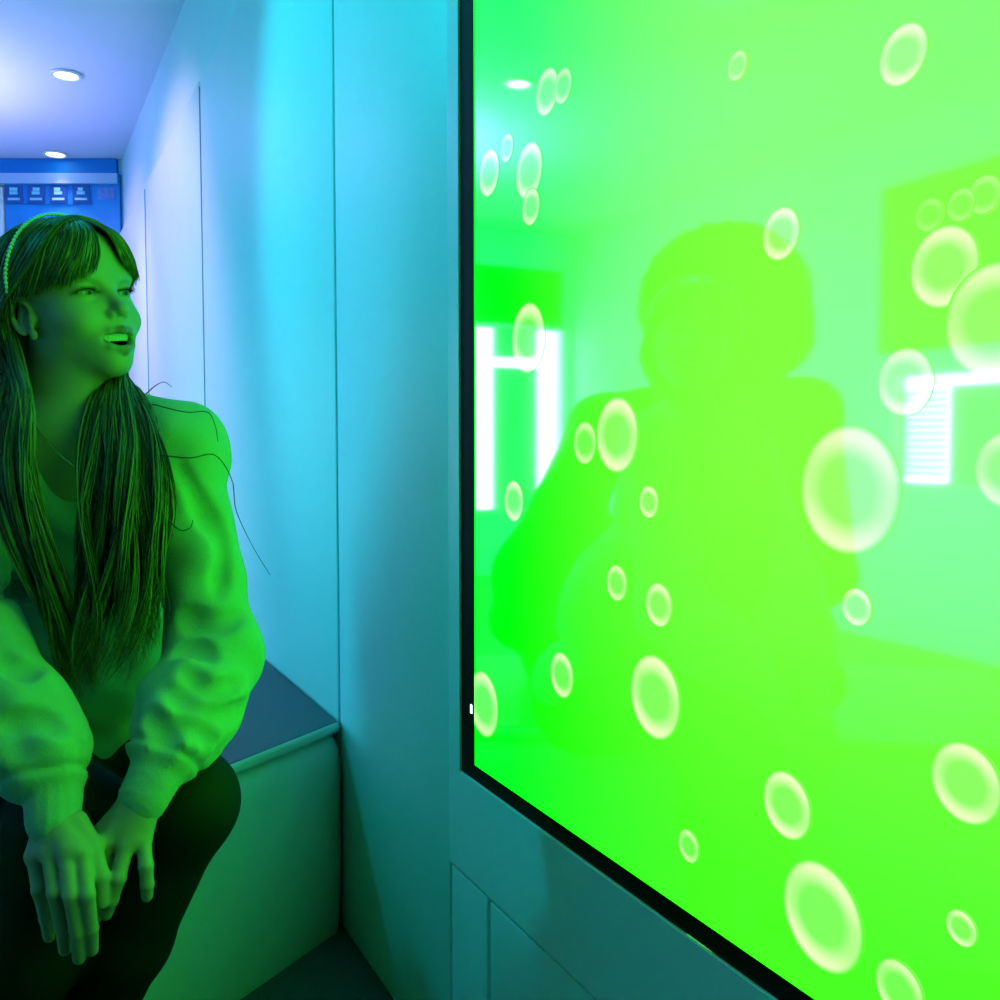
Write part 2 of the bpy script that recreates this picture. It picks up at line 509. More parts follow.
# dark boards seen only in the display's reflection
nb1 = empty('notice_board', (-2.16, YF, 1.80), label='dark notice board above the far window', cat='notice board')
box('board_face', -2.49, -1.83, YF - .02, YF - .0005, 1.80, 2.16, M_dark, nb1)
ff = bmesh.new()
for (a, b, c, d) in ((-2.51, -2.49, 1.79, 2.18), (-1.83, -1.81, 1.79, 2.18), (-2.49, -1.83, 2.16, 2.18), (-2.49, -1.83, 1.79, 1.80)):
    box_bm(a, b, YF - .025, YF - .0005, c, d, bm=ff)
link('frame', to_mesh(ff), M_dark, nb1)
nb2 = empty('wall_picture', (XL, 3.0, 1.38), label='dark picture panel above the slatted window', cat='picture')
box('picture_face', XL + .0005, XL + .02, 2.65, 3.30, 1.38, 2.10, mat('picture_print', (0.05, 0.10, 0.06), .5, .2, noise=.6, nscale=6), nb2)
ff = bmesh.new()
for (a, b, c, d) in ((2.63, 2.65, 1.36, 2.12), (3.30, 3.32, 1.36, 2.12), (2.65, 3.30, 2.10, 2.12), (2.65, 3.30, 1.36, 1.38)):
    box_bm(XL + .0005, XL + .026, a, b, c, d, bm=ff)
link('frame', to_mesh(ff), M_dark, nb2)

# ------------------------------------------------------------------ lamps
def downlight(x, y, label, aim, energy, cone, rgb=None):
    t = empty('downlight', (x, y, ZC), label=label, cat='ceiling light', group='recessed ceiling downlights')
    link('ring', to_mesh(lathe_bm([(.052, 0), (.062, -.002), (.064, -.008), (.056, -.012), (.047, -.010), (.045, 0)], (x, y, ZC))), M_chrome, t, smooth=True)
    link('lens', to_mesh(lathe_bm([(.0455, -.006), (.03, -.009), (.0005, -.010)], (x, y, ZC))), M_lens, t, smooth=True)
    l = bpy.data.lights.new('downlight_beam', 'SPOT')
    l.energy = energy; l.color = rgb or SPOT_RGB
    l.spot_size = R(cone); l.spot_blend = 0.6; l.shadow_soft_size = 0.04
    lo = bpy.data.objects.new('downlight_beam', l); COL.objects.link(lo)
    q = (Vector(aim) - Vector((x, y, ZC - .03))).to_track_quat('-Z', 'Y')
    lo.parent = t
    lo.location = (0, 0, -.03); lo.rotation_euler = q.to_euler()
    return t
downlight(0.245, 4.452, 'small recessed downlight nearer the camera of the two in view', (-0.2, 4.7, 0), SPOT_W * .1, 80)
downlight(0.251, 5.67, 'small recessed downlight close to the blue board', (0.1, 5.4, 0), SPOT_W * .1, 80)
downlight(-0.85, 3.70, 'small recessed downlight mirrored at the top corner of the display', (0.55, 3.9, 1.15), SPOT_W, 80)
downlight(-0.85, 4.90, 'added unseen downlight washing the far pads, beyond the glow tube', (0.55, 5.2, 1.2), SPOT_W * .7, 76)  # added out of view to wash the far pads lilac
downlight(-0.85, 2.45, 'added unseen downlight throwing cyan onto the pads above the bench', (0.55, 1.62, 1.5), CYAN_W, 56, CYAN_RGB)  # added out of view as cyan fill for the near pads

# unseen floor-standing uplighter, added to wash the ceiling violet-blue
UX, UY = -0.62, 4.7
ul = empty('added_uplighter', (UX, UY, 0), label='added unseen uplighter with an open bowl shining violet-blue at the ceiling', cat='added light')
link('base', to_mesh(lathe_bm([(.0005, 0), (.13, 0), (.13, .012), (.03, .022), (.0005, .022)], (UX, UY, 0))), M_dark, ul, smooth=True)
link('pole', to_mesh(cyl_bm((UX, UY, .0225), (UX, UY, 1.62), .012, n=16)), M_dark, ul, smooth=True)
link('bowl', to_mesh(lathe_bm([(.0005, 1.621), (.04, 1.625), (.09, 1.66), (.115, 1.71), (.111, 1.71), (.086, 1.665), (.04, 1.632), (.0005, 1.63)], (UX, UY, 0))), M_trim, ul, smooth=True)
link('diffuser', to_mesh(lathe_bm([(.098, 1.695), (.05, 1.700), (.0005, 1.702)], (UX, UY, 0))), M_cove, ul, smooth=True)
ll = bpy.data.lights.new('uplight_beam', 'SPOT'); ll.energy = UP_W; ll.color = UP_RGB; ll.spot_size = R(150); ll.spot_blend = 1.0; ll.shadow_soft_size = .08
lo = bpy.data.objects.new('uplight_beam', ll); COL.objects.link(lo); lo.parent = ul; lo.location = (0, 0, 1.80); lo.rotation_euler = (math.pi, 0, 0)

# unseen glow tube on a padded plinth, added as the low cyan source
TX, TY = -1.19, 2.77
tb = empty('added_glow_tube', (TX, TY, 0), label='added unseen cyan glow tube on a white plinth', cat='bubble tube')
link('plinth', to_mesh(lathe_bm([(.0005, 0), (.28, 0), (.29, .02), (.29, .26), (.27, .285), (.12, .29), (.0005, .29)], (TX, TY, 0))), M_pad, tb, smooth=True)
link('tube', to_mesh(lathe_bm([(.09, .291), (.09, 1.32)], (TX, TY, 0))), M_tube, tb, smooth=True)
link('cap', to_mesh(lathe_bm([(.095, 1.31), (.098, 1.33), (.09, 1.36), (.0005, 1.365)], (TX, TY, 0))), M_trim, tb, smooth=True)

# ------------------------------------------------------------------ smooth bodies: blended volumes turned into one surface
class Vol:
    def __init__(s):
        s.p = []
    def _add(s, op, k, c, rad, fn):
        s.p.append((op, k, np.asarray(c, np.float32), float(rad), fn))
        return s
    def ell(s, c, rad, A=None, k=0.01, op='add'):
        c = np.asarray(c, np.float32); rad = np.asarray(rad, np.float32)
        A = np.eye(3, dtype=np.float32) if A is None else np.asarray(A, np.float32)
        def fn(P):
            q = (P - c) @ A
            k0 = np.sqrt(((q / rad) ** 2).sum(1))
            k1 = np.sqrt(((q / (rad * rad)) ** 2).sum(1)) + 1e-9
            return k0 * (k0 - 1) / k1
        return s._add(op, k, c, rad.max(), fn)
    def cone(s, a, b, ra, rb, k=0.01, op='add'):
        a = np.asarray(a, np.float32); b = np.asarray(b, np.float32)
        ba = b - a; L2 = float(ba @ ba) + 1e-12
        def fn(P):
            q = P - a
            t = np.clip((q @ ba) / L2, 0, 1)
            d = q - t[:, None] * ba
            return np.sqrt((d * d).sum(1)) - (ra + (rb - ra) * t)
        return s._add(op, k, (a + b) / 2, np.linalg.norm(ba) / 2 + max(ra, rb), fn)
    def chain(s, pts, rs, k=0.01, op='add'):
        for i in range(len(pts) - 1):
            s.cone(pts[i], pts[i + 1], rs[i], rs[i + 1], k, op)
        return s
    def bumps(s, c, rad, fn):
        return s._add('disp', 0.0, c, rad, fn)
    def ev(s, P, sub=None):
        P = np.asarray(P, np.float32)
        d = np.full(len(P), 9.0, np.float32)
        for op, k, c, rad, fn in (s.p if sub is None else sub):
            e = fn(P)
            if op == 'add':
                h = np.clip(0.5 + 0.5 * (d - e) / k, 0, 1)
                d = d + (e - d) * h - k * h * (1 - h)
            elif op == 'sub':
                h = np.clip(0.5 - 0.5 * (d + e) / k, 0, 1)
                d = d + (-e - d) * h + k * h * (1 - h)
            else:
                d = d + e
        return d
    def grad(s, P, h=0.002):
        g = np.stack([s.ev(P + np.eye(3, dtype=np.float32)[i] * h) - s.ev(P - np.eye(3, dtype=np.float32)[i] * h) for i in range(3)], 1)
        return g / (np.linalg.norm(g, axis=1, keepdims=True) + 1e-9)
    def surface(s, h, n=20):
        lo = np.min([c - r for op, k, c, r, f in s.p if op == 'add'], 0) - 0.02
        hi = np.max([c + r for op, k, c, r, f in s.p if op == 'add'], 0) + 0.02
        nb = np.ceil((hi - lo) / (h * n)).astype(int)
        bs = h * n
        bx, by, bz = np.meshgrid(*[np.arange(k) for k in nb], indexing='ij')
        cen = lo + (np.stack([bx, by, bz], -1).reshape(-1, 3) + 0.5) * bs
        half = bs * 0.9
        dc = s.ev(cen)
        keep = np.abs(dc) < half * 1.5 + 0.012
        idb = np.stack([bx, by, bz], -1).reshape(-1, 3)[keep]
        cen = cen[keep]
        S = (nb + 2) * n + 4
        V, I, Fq = [], [], []
        ar = np.arange(n + 2)
        gx, gy, gz = np.meshgrid(ar, ar, ar, indexing='ij')
        gl = np.stack([gx, gy, gz], -1).reshape(-1, 3)
        corner = [(a, b, c) for a in (0, 1) for b in (0, 1) for c in (0, 1)]
        edges = [(i, j) for i in range(8) for j in range(i + 1, 8) if sum(abs(np.subtract(corner[i], corner[j]))) == 1]
        for b, cc in zip(idb, cen):
            sub = [q for q in s.p if np.linalg.norm(q[2] - cc) - q[3] < bs * 1.0 + q[1] + 0.012]
            if not any(q[0] == 'add' for q in sub):
                continue
            base = b * n - 1
            P = lo + (gl + base) * h
            d = s.ev(P.astype(np.float32), sub).reshape(n + 2, n + 2, n + 2)
            if d.min() > 0 or d.max() < 0:
                continue
            m = n + 1
            cv = [d[a:a + m, bb:bb + m, c:c + m] for a, bb, c in corner]
            acc = np.zeros((m, m, m, 3), np.float32); cnt = np.zeros((m, m, m), np.float32)
            for i, j in edges:
                di, dj = cv[i], cv[j]
                x = (di < 0) != (dj < 0)
                t = np.where(x, di / np.where(x, di - dj, 1), 0)
                w = x.astype(np.float32)
                for ax in range(3):
                    acc[..., ax] += w * (corner[i][ax] + t * (corner[j][ax] - corner[i][ax]))
                cnt += w
            ok = cnt > 0
            ci = np.argwhere(ok)
            V.append(lo + (ci + base + acc[ok] / cnt[ok][:, None]) * h)
            gi = ci + base + 1
            I.append((gi[:, 0] * S[1] + gi[:, 1]) * S[2] + gi[:, 2])
            ins = d < 0
            for ax in range(3):
                o = [slice(1, n + 1)] * 3
                o2 = list(o); o2[ax] = slice(2, n + 2)
                a_, b_ = ins[tuple(o)], ins[tuple(o2)]
                for flip, msk in ((False, a_ & ~b_), (True, ~a_ & b_)):
                    e = np.argwhere(msk) + 1
                    if not len(e): continue
                    u, v = (ax + 1) % 3, (ax + 2) % 3
                    qs = []
                    for du, dv in ((1, 1), (0, 1), (0, 0), (1, 0)):
                        k = e.copy(); k[:, u] -= du; k[:, v] -= dv
                        g = k + base + 1
                        qs.append((g[:, 0] * S[1] + g[:, 1]) * S[2] + g[:, 2])
                    q = np.stack(qs if not flip else qs[::-1], 1)
                    Fq.append(q)
        V = np.concatenate(V); I = np.concatenate(I); Fq = np.concatenate(Fq)
        uid, first = np.unique(I, return_index=True)
        V = V[first]
        idx = np.searchsorted(uid, Fq)
        idx = np.clip(idx, 0, len(uid) - 1)
        good = (uid[idx] == Fq).all(1)
        return V, idx[good]


def np_mesh(name, V, Fq, attrs=None):
    me = bpy.data.meshes.new(name)
    V = np.asarray(V, np.float32); Fq = np.asarray(Fq, np.int32)
    k = Fq.shape[1]
    me.vertices.add(len(V)); me.vertices.foreach_set('co', V.ravel())
    me.loops.add(Fq.size); me.loops.foreach_set('vertex_index', Fq.ravel())
    me.polygons.add(len(Fq))
    me.polygons.foreach_set('loop_start', np.arange(len(Fq), dtype=np.int32) * k)
    me.polygons.foreach_set('use_smooth', np.ones(len(Fq), bool))
    me.update(calc_edges=True)
    for nm, c in (attrs or {}).items():
        a = me.color_attributes.new(nm, 'FLOAT_COLOR', 'POINT')
        a.data.foreach_set('color', np.concatenate([c, np.ones((len(c), 1))], 1).astype(np.float32).ravel())
    return me


def attr_mat(name, rough=0.5, spec=0.4, bump=0.0, bscale=300.0, sheen=0.0, sss=0.0, attr='tint'):
    m = mat(name, (.5, .5, .5), rough, spec, bump=bump, bscale=bscale, sheen=sheen)
    nt = m.node_tree
    a = nt.nodes.new('ShaderNodeAttribute'); a.attribute_name = attr
    b = nt.nodes['Principled BSDF']
    nt.links.new(a.outputs['Color'], b.inputs['Base Color'])
    if sss:
        b.inputs['Subsurface Weight'].default_value = sss
        b.inputs['Subsurface Radius'].default_value = (0.008, 0.004, 0.003)
        b.inputs['Subsurface Scale'].default_value = 1.0
    return m


def catmull(pts, n):
    pts = np.asarray(pts, float)
    P = np.vstack([2 * pts[0] - pts[1], pts, 2 * pts[-1] - pts[-2]])
    k = len(pts) - 1
    t = np.linspace(0, k, n)
    i = np.minimum(t.astype(int), k - 1); f = (t - i)[:, None]
    p0, p1, p2, p3 = P[i], P[i + 1], P[i + 2], P[i + 3]
    return 0.5 * (2 * p1 + (p2 - p0) * f + (2 * p0 - 5 * p1 + 4 * p2 - p3) * f ** 2 + (3 * p1 - p0 - 3 * p2 + p3) * f ** 3)


def tubes(paths, radii, sides=4):
    """paths: list of (n,3); radii: list of (n,) -> vertices, quads, strand index per vertex"""
    V, Q, S = [], [], []
    off = 0
    ang = np.arange(sides) * 2 * np.pi / sides
    for si, (p, r) in enumerate(zip(paths, radii)):
        t = np.gradient(p, axis=0); t /= np.linalg.norm(t, axis=1, keepdims=True) + 1e-12
        ref = np.array([0.3, 0.5, 0.81]) if abs(t[0] @ np.array([0.3, 0.5, 0.81])) < .95 else np.array([1., 0, 0])
        u = np.cross(t, ref); u /= np.linalg.norm(u, axis=1, keepdims=True) + 1e-12
        v = np.cross(t, u)
        ring = p[:, None, :] + r[:, None, None] * (np.cos(ang)[None, :, None] * u[:, None, :] + np.sin(ang)[None, :, None] * v[:, None, :])
        V.append(ring.reshape(-1, 3))
        n = len(p)
        i, j = np.meshgrid(np.arange(n - 1), np.arange(sides), indexing='ij')
        a = off + i * sides + j; b = off + i * sides + (j + 1) % sides
        Q.append(np.stack([a, b, b + sides, a + sides], -1).reshape(-1, 4))
        S.append(np.full(n * sides, si)); off += n * sides
    return np.concatenate(V), np.concatenate(Q), np.concatenate(S)

# ------------------------------------------------------------------ the seated girl
RNG = np.random.default_rng(7)

def head_frame(cx, cy, z, psi, pit, rol):
    o = W(cx, cy, z)
    v = o - CAM; v[2] = 0; v /= np.linalg.norm(v)
    rt = np.array([v[1], -v[0], 0]); up = np.array([0, 0, 1.0])
    fw = math.cos(psi) * -v + math.sin(psi) * rt
    lf = np.cross(up, fw)
    f2 = math.cos(pit) * fw + math.sin(pit) * up
    u2 = np.cross(lf, f2)
    if u2[2] < 0: u2 = -u2
    l3 = math.cos(rol) * lf + math.sin(rol) * u2
    u3 = -math.sin(rol) * lf + math.cos(rol) * u2
    return o, np.stack([l3, f2, u3], 1)      # columns: her left, forward, up


def make_head(vol, o, A, s=1.0, mouth_open=True):
    def H(x, y, z): return o + s * (A @ np.array([x, y, z]))
    def E(c, r, k=0.01, op='add', rot=None):
        M = A if rot is None else A @ rot
        vol.ell(H(*c), np.array(r) * s, M, k * s, op)
    def rx(a): a = R(a); return np.array([[1, 0, 0], [0, math.cos(a), -math.sin(a)], [0, math.sin(a), math.cos(a)]])
    def rz(a): a = R(a); return np.array([[math.cos(a), -math.sin(a), 0], [math.sin(a), math.cos(a), 0], [0, 0, 1]])
    E((0, -.014, .030), (.069, .086, .070), .01)
    E((0, .030, -.010), (.056, .050, .068), .03)
    E((0, .040, -.056), (.040, .040, .045), .03)
    E((0, .062, -.090), (.018, .015, .014), .022)                       # chin
    for q in (-1, 1):
        E((q * .041, .004, -.050), (.012, .028, .022), .022)            # jaw angle
        E((q * .040, .046, -.026), (.017, .018, .016), .022)            # cheekbone
        E((q * .034, .060, -.036), (.0155, .0145, .0135), .016)            # smiling cheek
        E((q * .027, .069, .018), (.020, .010, .007), .014)             # brow ridge
    E((0, .056, .048), (.045, .028, .035), .03)                         # forehead
    for q in (-1, 1):
        E((q * .029, .081, .000), (.016, .011, .0105), .010, 'sub', rz(-q * 18))   # socket
    vol.cone(H(0, .072, .010), H(0, .092, -.024), .0058 * s, .0080 * s, .009 * s)  # nose
    E((0, .0945, -.0265), (.0085, .0085, .0078), .006)
    for q in (-1, 1):
        E((q * .0096, .083, -.031), (.0060, .0082, .0060), .004)
        E((q * .0055, .0905, -.0370), (.0034, .0055, .0036), .002, 'sub')
    # muzzle, lips
    E((0, .062, -.060), (.026, .020, .022), .016)
    up = [H(-.0300, .0620, -.0472), H(-.016, .0795, -.0505), H(0, .0870, -.0515), H(.016, .0795, -.0505), H(.0300, .0620, -.0472)]
    lo = [H(-.0300, .0620, -.0478), H(-.017, .0765, -.0695), H(0, .0815, -.0768), H(.017, .0765, -.0695), H(.0300, .0620, -.0478)]
    if mouth_open:
        E((0, .074, -.0615), (.0252, .024, .0112), .004, 'sub')
    vol.chain(up, [x * s for x in (.0020, .0040, .0042, .0040, .0020)], .0045 * s)
    vol.chain(lo, [x * s for x in (.0020, .0042, .0050, .0042, .0020)], .0045 * s)
    # eyelids: a ball with a slit
    for q in (-1, 1):
        E((q * .029, .0620, .000), (.0140, .0140, .0135), .006)
        E((q * .0295, .0765, -.0012), (.0128, .0090, .0025), .002, 'sub', rz(-q * 14))
    # ears
    for q in (-1, 1):
        E((q * .0635, -.004, -.016), (.0040, .0115, .0210), .006, 'add', rz(q * 20) @ rx(-10))
        hx = []
        for a_ in range(-70, 236, 18):
            ca, sa = math.cos(R(a_)), math.sin(R(a_))
            yy, zz = -.013 * ca * -1 * -1, .0225 * sa
            hx.append(H(q * (.0665 + .0045 * max(0, ca)), -.006 + yy + .12 * zz * -1, -.014 + zz))
        vol.chain(hx, [.0030 * s] * len(hx), .002 * s)
        E((q * .0690, .001, -.014), (.0050, .0062, .0115), .003, 'sub', rz(q * 20) @ rx(-10))
        E((q * .0650, .004, -.0385), (.0045, .0062, .0070), .004)
        E((q * .0640, .0085, -.020), (.0040, .0035, .0060), .004)
    return H


GIRL = empty('person', W(98, 770, 1.40) * np.array([1, 1, 0]) + np.array([0, 0, .408]),
             label='smiling person in a loose pale sweatshirt and beaded headband, seated hands together on the bench', cat='person')
HO, HA = head_frame(68, 305, 1.205, R(38), R(9), R(7))
body = Vol()
HSC = 0.95
Hd = make_head(body, HO, HA, HSC)
NB = W(64, 432, 1.215)
SHL, SHR = W(178, 452, 1.21), W(-62, 468, 1.18)
ELL, ELR = W(216, 655, 1.165), W(-28, 655, 1.08)
WRL, WRR = W(146, 793, 1.028), W(54, 816, .995)
CFL, CFR = W(168, 752, 1.055), W(51, 771, 1.012)
PEL = W(98, 768, 1.46)
CHE = W(66, 525, 1.255)
fwd_t = -(_f * np.array([1, 1, 0])); fwd_t /= np.linalg.norm(fwd_t)
rt_t = np.array([-fwd_t[1], fwd_t[0], 0]) * -1
rt_t = _r.copy()
T_up = CHE - PEL; T_up /= np.linalg.norm(T_up)
T_rt = (SHL - SHR); T_rt -= T_up * (T_rt @ T_up); T_rt /= np.linalg.norm(T_rt)
T_fw = np.cross(T_up, T_rt); 
if T_fw @ fwd_t < 0: T_fw = -T_fw
TA = np.stack([T_rt, T_fw, T_up], 1)
body.cone(Hd(0, -.022, -.035), NB + T_up * .0, .042, .046, .02)
body.cone(Hd(0, .012, -.055), W(68, 440, 1.20), .030, .034, .02)
body.cone(NB, SHL - T_up * .01, .036, .036, .03)
body.cone(NB, SHR - T_up * .01, .036, .036, .03)
body.ell(CHE + T_up * .02, (.125, .075, .13), TA, .04)
body.ell((CHE + PEL) / 2 - T_up * .02 - T_fw * .045, (.100, .060, .14), TA, .05)
body.ell(PEL - T_fw * .02, (.115, .070, .05), TA, .04)
for a, b, c in ((SHL, ELL, WRL), (SHR, ELR, WRR)):
    body.chain([a, b], [.036, .030], .02)
    body.chain([b, c], [.030, .0205], .01)

def hand(vol, wrist, kn, fingers, rads, thumb, tr):
    for q, p in enumerate(kn):
        w = wrist + (p - wrist) * 0.12 + (np.mean(kn, 0) * 0 )
        vol.cone(w, p, .0165, .0098, .010)
    vol.cone((kn[0] + kn[1]) / 2, (kn[-1] + kn[-2]) / 2, .0085, .0085, .008)
    for f, r in zip(fingers, rads):
        for i in range(len(f) - 1):
            t0, t1 = i / (len(f) - 1), (i + 1) / (len(f) - 1)
            vol.cone(f[i], f[i + 1], r * (1 - .22 * t0), r * (1 - .22 * t1), .0036)
    vol.chain(thumb, tr, .004)

Pp = lambda L: [W(*p) for p in L]
kR = Pp([(34, 856, .985), (49, 851, .974), (66, 850, .970), (83, 854, .974)])
hand(body, WRR, kR,
     [Pp([(34, 856, .985), (39, 890, .972), (46, 918, .985), (49, 937, 1.0)]),
      Pp([(49, 851, .974), (55, 892, .958), (62, 926, .972), (65, 950, .992)]),
      Pp([(66, 850, .970), (71, 895, .953), (77, 932, .968), (79, 958, .990)]),
      Pp([(83, 854, .974), (87, 894, .956), (91, 928, .972), (92, 950, .992)])],
     [.0076, .0082, .0085, .0083],
     Pp([(76, 822, .992), (93, 848, .985), (100, 876, .978), (102, 902, .982)]), [.012, .0095, .0088, .0072])
kL = Pp([(143, 838, 1.012), (126, 845, 1.002), (110, 838, 1.004), (98, 836, 1.018)])
hand(body, WRL, kL,
     [Pp([(143, 838, 1.012), (146, 866, .998), (147, 884, 1.0), (147, 896, 1.006)]),
      Pp([(126, 845, 1.002), (118, 878, .988), (111, 900, .992), (106, 914, 1.0)]),
      Pp([(110, 838, 1.004), (103, 872, 1.000), (99, 900, 1.010), (97, 916, 1.02)]),
      Pp([(98, 836, 1.018), (90, 868, 1.020), (86, 895, 1.028), (84, 908, 1.035)])],
     [.0078, .0084, .0086, .0083],
     Pp([(128, 812, 1.035), (112, 826, 1.045), (104, 850, 1.05)]), [.011, .0095, .0075])

V, Q = body.surface(0.0020)
# skin tint: lips, brows and blush are colours of their own
loc = (V - HO) @ HA / HSC
def blob(c, r): return np.exp(-(((loc - np.array(c)) / np.array(r)) ** 2).sum(1))
tint = np.tile(np.array([[.46, .30, .24]]), (len(V), 1))
def paint(w, c):
    global tint
    w = np.clip(w, 0, 1)[:, None]
    tint = tint * (1 - w) + np.array(c) * w
lipd = Vol()
lipd.chain([(-.0300, .0620, -.0472), (-.016, .0795, -.0505), (0, .0870, -.0515), (.016, .0795, -.0505), (.0300, .0620, -.0472)], [.003, .0054, .0056, .0054, .003], .002)
lipd.chain([(-.0300, .0620, -.0478), (-.017, .0765, -.0695), (0, .0815, -.0768), (.017, .0765, -.0695), (.0300, .0620, -.0478)], [.003, .0056, .0064, .0056, .003], .002)
nearm = (loc[:, 1] > .04) & (np.abs(loc[:, 2] + .06) < .03)
lw = np.zeros(len(V)); lw[nearm] = np.clip(-lipd.ev(loc[nearm]) / .0015 + .3, 0, 1)
paint(lw * .9, (.24, .09, .085))
inside = nearm & ((loc[:, 0] / .0255) ** 2 + ((loc[:, 2] + .0625) / .0128) ** 2 < 1) & (loc[:, 1] < .0725 - 14 * loc[:, 0] ** 2)
paint(inside * 1.0, (.06, .015, .015))
for q in (-1, 1):
    browd = Vol().chain([(q * .014, .078, .0165), (q * .028, .078, .0215), (q * .044, .064, .0175)], [.0026, .0030, .0014], .001)
    nb_ = (np.abs(loc[:, 2] - .02) < .012) & (loc[:, 1] > .04)
    bw = np.zeros(len(V)); bw[nb_] = np.clip(-browd.ev(loc[nb_]) / .003 + .35, 0, 1)
    paint(bw * .6, (.22, .14, .09))
    nl = (np.abs(loc[:, 2]) < .012) & (loc[:, 1] > .05) & (np.sign(loc[:, 0]) == q)
    ld = np.abs(((loc[:, 0] - q * .0295) / .0138) ** 2 + ((loc[:, 2] + .0012) / .0042) ** 2 - 1)
    paint(np.where(nl & (loc[:, 2] > -.0025), np.exp(-(ld / .5) ** 2) * .95, 0), (.03, .02, .015))
    paint(np.where(nl, np.exp(-(ld / .6) ** 2) * .35, 0), (.20, .10, .08))
M_skin = attr_mat('skin', 0.48, 0.35, bump=0.04, bscale=500, sss=0.0)
link('body', np_mesh('body', V, Q, {'tint': tint}), M_skin, GIRL)

# eyes
def eye_mesh(q, gaze):
    c = Hd(q * .029, .0620, .0)
    bm = bmesh.new(); bmesh.ops.create_uvsphere(bm, u_segments=32, v_segments=24, radius=.0122 * HSC)
    me = to_mesh(bm); co = np.array([v.co for v in me.vertices])
    g = HA @ (np.array(gaze) / np.linalg.norm(gaze))
    a = co @ g / (.0122 * HSC)
    col = np.where((a > .955)[:, None], (.01, .01, .01), np.where((a > .80)[:, None], (.035, .05, .045), (.30, .32, .30)))
    at = me.color_attributes.new('tint', 'FLOAT_COLOR', 'POINT')
    at.data.foreach_set('color', np.concatenate([col, np.ones((len(col), 1))], 1).astype(np.float32).ravel())
    me.vertices.foreach_set('co', (co + c).astype(np.float32).ravel())
    return me
M_eye = attr_mat('eye', 0.12, 0.6)
for q in (-1, 1):
    link('eye', eye_mesh(q, (.30, .95, -.08)), M_eye, GIRL, smooth=True)
lp, lr = [], []
for q in (-1, 1):
    for i in range(26):
        a = -1 + 2 * i / 25
        x = q * .0295 + a * .0125
        z0 = -.0012 + .0036 * math.sqrt(max(0, 1 - a * a)) + .0002
        y0 = .0620 + math.sqrt(max(1e-6, .0141 ** 2 - (a * .0120) ** 2 - .002 ** 2)) - .0002
        out = a * .0035 + (q * .0015)
        lp.append(catmull([Hd(x, y0, z0), Hd(x + out * .4, y0 + .0040, z0 + .0002), Hd(x + out, y0 + .0068, z0 + .0028)], 6)); lr.append(np.linspace(.0005, .00015, 6))
LV, LQ, _s = tubes(lp, lr, 3)
ey = link('eyelashes', np_mesh('eyelashes', LV, LQ), mat('lash', (.02, .015, .01), .6, .2), GIRL); ey['kind'] = 'stuff'
# upper teeth: a row of separate slightly rounded teeth behind the upper lip
M_teeth = mat('teeth', (.55, .54, .48), .25, .5)
tm = bmesh.new()
for (zt, zb, w, y0, cnt) in ((-.0505, -.0632, .0205, .0780, 8), (-.0760, -.0705, .0160, .0740, 8)):
    n = 64
    rows = []
    for k in range(5):
        f = k / 4
        row = []
        for i in range(n + 1):
            x = -w + 2 * w * i / n
            ph = (i / n * cnt) % 1
            notch = max(0, 1 - abs(ph - round(ph)) / .10)
            z = zt + (zb - zt) * f * (1 - .10 * notch)
            y = y0 - 15 * x * x - .0010 * notch - .0012 * f * f
            row.append(tm.verts.new(Vector(Hd(x, y, z))))
        rows.append(row)
    for k in range(4):
        for i in range(n):
            tm.faces.new((rows[k][i], rows[k][i + 1], rows[k + 1][i + 1], rows[k + 1][i]))
link('teeth', to_mesh(tm), M_teeth, GIRL, smooth=True)

def sit(V):
    on = ((V[:, :2] - A) @ nb > -.004) & (V[:, 2] < .410) & (V[:, 2] > .2)
    V[on, 2] = .4095

# ------------------------------------------------------------------ sweatshirt
sw = Vol()
sw.ell(CHE + T_up * .035, (.150, .094, .135), TA, .05)
sw.ell((CHE + PEL) / 2 - T_fw * .03, (.148, .092, .15), TA, .07)
sw.ell(PEL + T_up * .040 - T_fw * .015, (.158, .105, .070), TA, .04)
sw.cone(NB - T_up * .015, SHL + T_up * .000, .050, .050, .03)
sw.cone(NB - T_up * .015, SHR + T_up * .000, .050, .050, .03)
sw.cone(W(104, 420, 1.228), W(180, 444, 1.215), .045, .049, .03)
sw.cone(W(22, 428, 1.20), W(-58, 462, 1.18), .045, .049, .03)
def sleeve(S, E_, c0, c1, re, rf):
    d = (c1 - c0) / np.linalg.norm(c1 - c0)
    sw.cone(S, E_, .052, re, .03)
    m = E_ + (c0 - E_) * .55
    e = E_ + (c0 - E_) * .86
    sw.cone(E_, m, re, rf, .03)
    sw.cone(m, e, rf, rf * .90, .02)
    sw.cone(e, c0 - d * .004, rf * .88, .036, .008)
    sw.cone(c0 - d * .01, c1 + d * .002, .0282, .0268, .004)
    u = np.cross(d, [0, 0, 1]); u /= np.linalg.norm(u); v = np.cross(d, u)
    L = np.linalg.norm(c1 - c0)
    def gather(P):
        q = P - c0; t = q @ d
        th = np.arctan2(q @ v, q @ u)
        g = .0026 * np.sin(th * 9 + 3 * np.sin(th * 2)) * np.exp(-((t + .018) / .016) ** 2)
        g = g + .0045 * np.exp(-((t - .003) / .0040) ** 2)                    # the seam pinched in
        r = np.linalg.norm(q - t[:, None] * d, axis=1)
        g = g + np.where((t > .006) & (r < .036), .0007 * np.sin(th * 30), 0)   # ribbing
        return np.where((t > -.07) & (t < L + .02) & (r < .075), g, 0).astype(np.float32)
    sw.bumps(c0, .08, gather)
sleeve(SHL, ELL, CFL, WRL + (WRL - CFL) * .02, .050, .055)
sleeve(SHR, ELR, CFR, WRR + (WRR - CFR) * .02, .056, .058)
# neckline
sw.cone(NB + T_up * .02 + T_fw * .02, NB + T_up * .09, .050, .075, .012, 'sub')
sw.cone(W(66, 440, 1.15), W(74, 565, 1.125), .046, .016, .012, 'sub')
